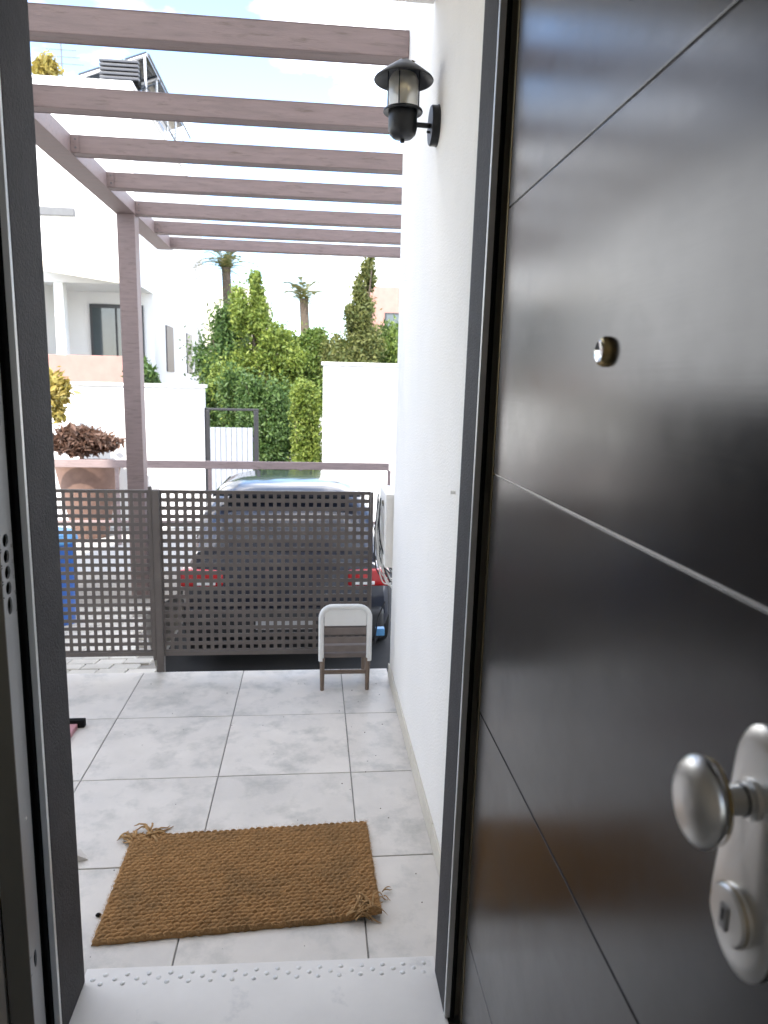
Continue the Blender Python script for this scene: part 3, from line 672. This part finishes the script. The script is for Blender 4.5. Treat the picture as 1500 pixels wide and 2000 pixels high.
def wall(x0, x1, y0, y1, z1, label):
    t = thing('garden_wall', ((x0 + x1) / 2, y0, GZ), label, 'wall')
    MB().box(x0, x1, y0, y1, GZ, z1).build('wall_body', MT['plaster_far'], t, bevel=.01)
    MB().box(x0 - .03, x1 + .03, y0 - .03, y1 + .03, z1 + .001, z1 + .05).build('coping', MT['plaster_far'], t, bevel=.008)
wall(-7.5, -1.72, 11.6, 11.8, 1.40, 'white garden wall in front of the white house at left')
wall(.16, 6.5, 11.6, 11.8, 1.80, 'tall white garden wall at right of the trees')
gt = thing('street_gate', (-1.3, 11.7, GZ), 'blue grey metal gate between the two white garden walls', 'gate')
for i in range(8):
    MB().box(-1.64 + i * .085, -1.64 + i * .085 + .078, 11.66, 11.70, -.80, .78).build('board', MT['gate'], gt, bevel=.004)
MB().box(-1.65, -.95, 11.701, 11.73, .55, .62).build('cross_bar', MT['gate'], gt)
MB().box(-1.65, -.95, 11.701, 11.73, -.6, -.53).build('cross_bar', MT['gate'], gt)
for x in (-1.716, -.945): MB().box(x, x + .07, 11.65, 11.75, GZ, 1.05).build('gate_post', MT['winframe'], gt, bevel=.006)
MB().box(-1.72, -.87, 11.66, 11.74, 1.051, 1.085).build('head_bar', MT['winframe'], gt, bevel=.004)

# ------------------------------------------------------------------ foliage
def leaves(pts, size, n_per=1):
    P_ = np.asarray(pts); k = len(P_)
    a = rng.normal(size=(k, 3)); a /= np.linalg.norm(a, axis=1, keepdims=True); b_ = rng.normal(size=(k, 3)); b_ -= a * (a * b_).sum(1, keepdims=True); b_ /= np.linalg.norm(b_, axis=1, keepdims=True)
    s = size * rng.uniform(.35, 1.6, (k, 1)) ** 1.0; c = np.cross(a, b_) * s * .15
    v = np.stack([P_ - a * s, P_ + b_ * s * .42 + c, P_ + a * s, P_ - b_ * s * .42 + c], 1).reshape(-1, 3)
    f = np.arange(4 * k).reshape(-1, 4)
    return v, f
def crown_points(c, r, n, clump=26, tight=.22):
    out = []
    per = max(8, n // clump)
    for i in range(clump):
        d = rng.normal(size=3); d /= np.linalg.norm(d); rad = rng.uniform(.35, 1.0) ** .6
        cc = np.array(c) + d * rad * np.array(r) * (1 - tight * .6)
        out.append(cc + rng.normal(size=(per, 3)) * np.array(r) * tight)
    return np.concatenate(out)
def mesh_np(name, v, f, m, parent):
    me = bpy.data.meshes.new(name); me.from_pydata(v.tolist(), [], f.tolist()); me.materials.append(m)
    return link(bpy.data.objects.new(name, me), parent)
def tree(name, x, y, label, crowns, m, leaf=.10, trunk_r=.12, group=None, cat='tree', z0=GZ, tmat='bark'):
    t = thing(name, (x, y, z0), label, cat, group)
    pts = np.concatenate([crown_points((x + c[0], y + c[1], c[2]), c[3:6], int(c[6] * 3.6), clump=int(c[7]) if len(c) > 7 else 26) for c in crowns])
    pts = pts[pts[:, 2] > z0 + .05]
    v_, f_ = leaves(pts, leaf * .50); mesh_np('crown', v_, f_, m, t)
    b = MB(); zt = max(c[2] for c in crowns)
    b.tube([(x, y, z0 - .05), (x + .05, y, z0 + (zt - z0) * .5), (x, y, zt)], [trunk_r, trunk_r * .7, trunk_r * .25], 10)
    for c in crowns:
        for q in range(4):
            e = (x + c[0] + random.uniform(-.7, .7) * c[3], y + c[1] + random.uniform(-.7, .7) * c[4], c[2] + random.uniform(-.3, .7) * c[5])
            zs_ = z0 + (zt - z0) * random.uniform(.3, .6); b.tube([(x + .03, y, zs_), ((x + e[0]) / 2, (y + e[1]) / 2, (zs_ + e[2]) / 2 + .1), e], [trunk_r * .4, trunk_r * .28, .015], 6)
    b.build('trunk', MT[tmat], t, smooth=True)
    return t
tg = 'trees behind the garden walls'
tree('leafy_tree', -2.1, 19.0, 'dark green tree beside the white house corner', [(-.1, 0, 2.1, .8, .9, 1.2, 4500, 18), (.4, 0, .9, .9, 1.0, 1.1, 3000, 14), (-.5, .2, 1.0, .5, .6, .9, 1500, 8)], MT['leaf_dark'], .11, group=tg)
tree('conifer_tree', -1.3, 18.0, 'tall pointed yellow green tree left of the palm', [(-.25, 0, 1.4, .9, .9, 1.1, 3600, 16), (.05, 0, 2.3, .62, .7, .8, 2400, 12), (-.22, 0, 3.1, .45, .5, .7, 1800, 10), (-.05, 0, 3.75, .22, .25, .45, 700, 6), (.6, 0, 1.9, .5, .6, .6, 1200, 7)], MT['leaf_lime'], .09, group=tg)
tree('leafy_tree', -.3, 18.8, 'broad mid green tree in the middle of the tree group', [(0, 0, 1.9, .9, .9, .8, 4000, 16), (.6, 0, 1.4, .8, .9, .8, 3000, 12), (-.4, 0, .7, .8, .9, 1.0, 3000, 14), (.2, .3, 2.5, .5, .5, .45, 1200, 7)], MT['leaf_mid'], .10, group=tg)
tree('cypress_tree', 1.15, 18.5, 'tall dark cypress at right of the palm', [(-.35, 0, 1.9, .75, .8, .8, 3200, 14), (.05, 0, 2.5, .62, .6, .7, 2400, 12), (.0, 0, 3.3, .42, .45, .6, 1900, 10), (.14, 0, 4.1, .24, .26, .6, 1100, 8)], MT['leaf_olive'], .09, group=tg)
tree('leafy_tree', 2.0, 19.6, 'low olive green tree above the right garden wall', [(0, 0, 2.2, .9, .9, .8, 3600, 14), (1.5, 0, 1.8, 1.2, .9, .9, 3600, 14)], MT['leaf_mid'], .10, group=tg)
tree('climbing_shrub', -.28, 13.2, 'bright green upright shrub beside the end of the right garden wall', [(.15, 0, .35, .30, .35, 1.0, 4200, 22), (.10, 0, 1.2, .26, .3, .4, 1500, 12)], MT['leaf_lime'], .07, .05, cat='shrub')
tree('evergreen_shrub', -.95, 14.4, 'dark evergreen shrub behind the street gate', [(.1, 0, .4, .55, .5, 1.0, 4200, 22), (-.5, .3, 1.0, .5, .4, .7, 2200, 14)], MT['leaf_dark'], .08, .06, cat='shrub')
for (x, y, h_, lab) in [(-.33, 25.0, 4.3, 'palm with drooping fronds rising behind the middle tree'), (-2.95, 25.5, 5.3, 'palm half hidden behind the white house corner')]:
    t = thing('palm_tree', (x, y, GZ), lab, 'tree')
    MB().tube([(x, y, GZ), (x + .1, y, h_ * .5), (x, y, h_)], [.22, .17, .15], 12).build('trunk', MT['bark'], t, smooth=True)
    vv = []; ff = []
    for k in range(38):
        a = 2 * math.pi * k * .618; el = random.uniform(-.4, 1.25); L_ = random.uniform(1.1, 1.6)
        d = Vector((math.cos(a) * math.cos(el), math.sin(a) * math.cos(el), math.sin(el))); p = Vector((x, y, h_)); sidev = d.cross(Vector((0, 0, 1))).normalized()
        for s in range(14):
            f_ = s / 13; q = p + d * L_ * f_ + Vector((0, 0, -.55 * f_ ** 2 * L_)); 
            for sg in (-1, 1):
                tip = q + (sidev * sg * .8 + d * .6 + Vector((0, 0, -.25))) * .34 * (1 - .6 * f_); wv = d * .022
                o_ = len(vv); vv += [q - wv, q + wv, tip]; ff.append((o_, o_ + 1, o_ + 2))
    me = bpy.data.meshes.new('crown'); me.from_pydata([tuple(q) for q in vv], [], ff); me.materials.append(MT['palm']); link(bpy.data.objects.new('crown', me), t)

# big clay pot with a dry shrub behind the railing
pt = thing('clay_pot', (-3.35, 11.0, GZ), 'large brown clay pot with a dry shrub by the white garden wall', 'planter')
MB().lathe([(.24, 0), (.26, .05), (.40, .75), (.46, 1.06), (.48, 1.12), (.44, 1.14), (.40, 1.06), (.02, 1.04)], (-3.35, 11.0, GZ), 'z', 28, True, True).build('pot', MT['tribrown'], pt, smooth=True)
v_, f_ = leaves(crown_points((-3.40, 11.0, .58), (.44, .36, .20), 2600, 16), .06); mesh_np('dry_shrub', v_, f_, MT['leaf_brown'], pt)
v_, f_ = leaves(crown_points((-3.72, 11.0, 1.22), (.22, .2, .34), 800, 8), .06); mesh_np('yellow_shoots', v_, f_, MT['leaf_yellow'], pt)
p2 = thing('potted_bush', (-2.95, 12.6, GZ), 'round green bush beside the brown post, in front of the pink balcony', 'bush')
v_, f_ = leaves(crown_points((-2.95, 12.6, 1.55), (.26, .26, .28), 1400, 12), .06); mesh_np('crown', v_, f_, MT['leaf_dark'], p2)
MB().tube([(-2.95, 12.6, GZ), (-2.95, 12.6, 1.5)], [.05, .03], 8).build('stem', MT['bark'], p2, smooth=True)

# ------------------------------------------------------------------ the white house across the street
wh = thing('white_house', (-6, 17, GZ), 'white flat roofed house at left with covered terrace and solar frame on top', 'house')
def wp(name, m, *a, bevel=0, parent=wh): return MB().box(*a).build(name, m, parent, bevel=bevel)
WX, WY = -3.22, 17.4
k_ = WY / 14.0
WX = -3.22 * k_; 
def hz(z): return 1.5 + (z - 1.5) * k_
def hx(x): return x * k_
D0, D1 = WY, WY + 10
wp('wall', MT['plaster_far'], -14, hx(-4.98), D0, D1, GZ, hz(6.6))
wp('wall', MT['plaster_far'], hx(-4.98) + .001, WX, D0, D1, hz(3.22), hz(6.6) - .001)
wp('wall', MT['plaster_far'], hx(-4.98) + .001, WX, D0, D1 - .01, GZ, hz(1.33))
wp('wall', MT['plaster_far'], hx(-4.98) + .001, WX - .001, D0 + 1.6, D1 - .02, hz(1.33) + .001, hz(3.22) - .001)
wp('parapet_cap', MT['plaster_far'], -14.05, WX + .05, D0 - .05, D1 + .05, hz(6.6) + .001, hz(6.6) + .06, bevel=.01)
wp('column', MT['plaster_far'], hx(-4.72), hx(-4.55), D0 + .01, D0 + .25, hz(1.33) + .001, hz(3.22) - .001, bevel=.01)
wp('column', MT['winframe'], hx(-3.30), WX - .002, D0 + .01, D0 + .25, hz(1.33) + .001, hz(3.22) - .001, bevel=.01)
wp('balcony_panel', MT['pinkwall'], hx(-4.97), WX - .01, D0 - .06, D0 - .002, hz(1.33), hz(1.93), bevel=.01)
wf = wp('window_frame', MT['winframe'], hx(-4.46), hx(-3.42), D0 + 1.52, D0 + 1.598, hz(1.60), hz(2.98), bevel=.01)
for a, b in ((-4.40, -3.96), (-3.92, -3.48)): wp('pane', MT['winglass'], hx(a), hx(b), D0 + 1.49, D0 + 1.518, hz(1.66), hz(2.90), parent=wf)
aw = MB(); x0, x1 = hx(-4.97), hx(-3.28)
aw.add([(x0, D0 - .002, hz(3.62)), (x1, D0 - .002, hz(3.30)), (x1, D0 - .9, hz(3.20)), (x0, D0 - .9, hz(3.42)), (x0, D0 - .002, hz(3.55)), (x1, D0 - .002, hz(3.24)), (x1, D0 - .9, hz(3.14)), (x0, D0 - .9, hz(3.36))], [(0, 1, 2, 3), (7, 6, 5, 4), (3, 2, 6, 7), (0, 3, 7, 4), (1, 5, 6, 2), (0, 4, 5, 1)])
aw.build('awning', MT['cream'], wh)
wp('wall_vent', MT['greybar'], hx(-5.0), hx(-4.27), D0 - .08, D0 - .002, hz(4.36), hz(4.50), bevel=.01)
# side face windows
for yy in (D0 + 3.0, D0 + 6.2):
    f1 = wp('side_window', MT['winframe'], WX + .001, WX + .03, yy, yy + 1.0, hz(1.7), hz(2.7), bevel=.006)
# solar frame
so = thing('solar_collector', (-4.6, D0 + 2, hz(6.6)), 'tilted dark solar panels on an aluminium frame on the flat roof', 'solar panel')
sx0, sx1, sz0, sz1 = hx(-4.25), hx(-3.02), hz(6.85), hz(7.30)
for i in range(3):
    a0 = i / 3 + .01; a1 = (i + 1) / 3 - .01
    for j in range(3):
        ya = D0 + .6 + j * 1.55; yb_ = ya + 1.45
        P0 = lambda a, y: (sx0 + (sx1 - sx0) * a, y, sz0 + (sz1 - sz0) * a)
        q = [P0(a0, ya), P0(a1, ya), P0(a1, yb_), P0(a0, yb_)]
        MB().add(q + [(x, y, z + .07) for x, y, z in q], [(3, 2, 1, 0), (4, 5, 6, 7), (0, 1, 5, 4), (1, 2, 6, 5), (2, 3, 7, 6), (3, 0, 4, 7)]).build('solar_panel', MT['solar'], so)
for j in range(5):
    y = D0 + .58 + j * 1.2
    MB().tube([(sx0, y, sz0 - .03), (sx1, y, sz1 - .03)], .030, 6).build('rafter', MT['alu'], so)
    MB().tube([(sx1 - .05, y, sz1 - .06), (sx1 - .05, y, hz(6.6))], .028, 6).build('strut', MT['alu'], so)
    MB().tube([(sx0 + .7, y, sz0 + .12), (sx0 + .7, y, hz(6.6))], .022, 6).build('strut', MT['alu'], so)
MB().tube([(sx1 - .05, D0 + .5, hz(6.72)), (sx1 - .05, D0 + 6, hz(6.72))], .03, 6).build('rail', MT['darkslat'], so)
MB().tube([(sx1 + .05, D0 + .5, sz1 - .04), (sx1 + .05, D0 + 6, sz1 - .04)], .03, 6).build('rail', MT['darkslat'], so)
ac = thing('louvred_unit', (hx(-3.4), D0 + .3, hz(6.62)), 'dark louvred unit under the solar panels on the roof edge', 'vent unit')
MB().box(hx(-3.72), hx(-3.12), D0 + .18, D0 + .5, hz(6.62) + .065, hz(7.0)).build('casing', MT['black'], ac)
for i in range(5):
    z = hz(6.66) + i * .085 + .06
    MB().box(hx(-3.76), hx(-3.09), D0 + .08, D0 + .179, z, z + .05).build('louvre', MT['darkslat'], ac, bevel=.006)
rs = thing('roof_plant', (hx(-4.75), D0 + .8, hz(6.62)), 'yellowish potted shrub on the flat roof at far left', 'plant')
v_, f_ = leaves(crown_points((hx(-4.80), D0 + .8, hz(6.95)), (.32, .3, .34), 1200, 12), .07); mesh_np('crown', v_, f_, MT['leaf_yellow'], rs)
MB().tube([(hx(-4.8), D0 + .8, hz(6.6)), (hx(-4.8), D0 + .8, hz(6.95))], .03, 6).build('stem', MT['bark'], rs)
an = thing('roof_antenna', (hx(-4.72), D0 + 1.4, hz(6.62)), 'thin dark antenna mast above the yellowish roof shrub', 'antenna')
MB().tube([(hx(-4.72), D0 + 1.4, hz(6.6)), (hx(-4.72), D0 + 1.4, hz(7.7))], .02, 6).build('mast', MT['greybar'], an)
for i, z in enumerate((7.3, 7.42, 7.54)): MB().tube([(hx(-4.72) - .5 + i * .08, D0 + 1.4, hz(z)), (hx(-4.72) + .5 - i * .08, D0 + 1.4, hz(z))], .012, 5).build('element', MT['greybar'], an)

# houses farther away
def far_house(x0, x1, y0, y1, z1, m, label, roof=None, rows=2):
    t = thing('distant_house', ((x0 + x1) / 2, y0, GZ), label, 'house')
    MB().box(x0, x1, y0, y1, GZ, z1).build('wall', m, t)
    if roof:
        xm = (x0 + x1) / 2
        MB().add([(x0 - .3, y0 - .3, z1 + .001), (x1 + .3, y0 - .3, z1 + .001), (x1 + .3, y1 + .3, z1 + .001), (x0 - .3, y1 + .3, z1 + .001), (xm, y0 - .3, z1 + 1.3), (xm, y1 + .3, z1 + 1.3)], [(0, 1, 4), (2, 3, 5), (0, 4, 5, 3), (1, 2, 5, 4), (0, 3, 2, 1)]).build('roof', roof, t)
    n = int((x1 - x0) / 2.2)
    for r in range(rows):
        for c in range(n):
            xx = x0 + (x1 - x0) * (c + .5) / n; zz = GZ + 1.2 + r * 2.9
            if zz + 1.3 > z1: continue
            f = MB().box(xx - .5, xx + .5, y0 - .04, y0 - .002, zz, zz + 1.3).build('window', MT['winframe'], t)
            MB().box(xx - .43, xx + .43, y0 - .05, y0 - .041, zz + .07, zz + 1.23).build('pane', MT['winglass'], f)
far_house(2.3, 9.5, 31, 40, 5.6, MT['pinkwall'], 'pink walled house far behind the cypress')
far_house(-12, -2.6, 38, 46, 6.2, MT['cream'], 'cream house far behind the pointed tree')
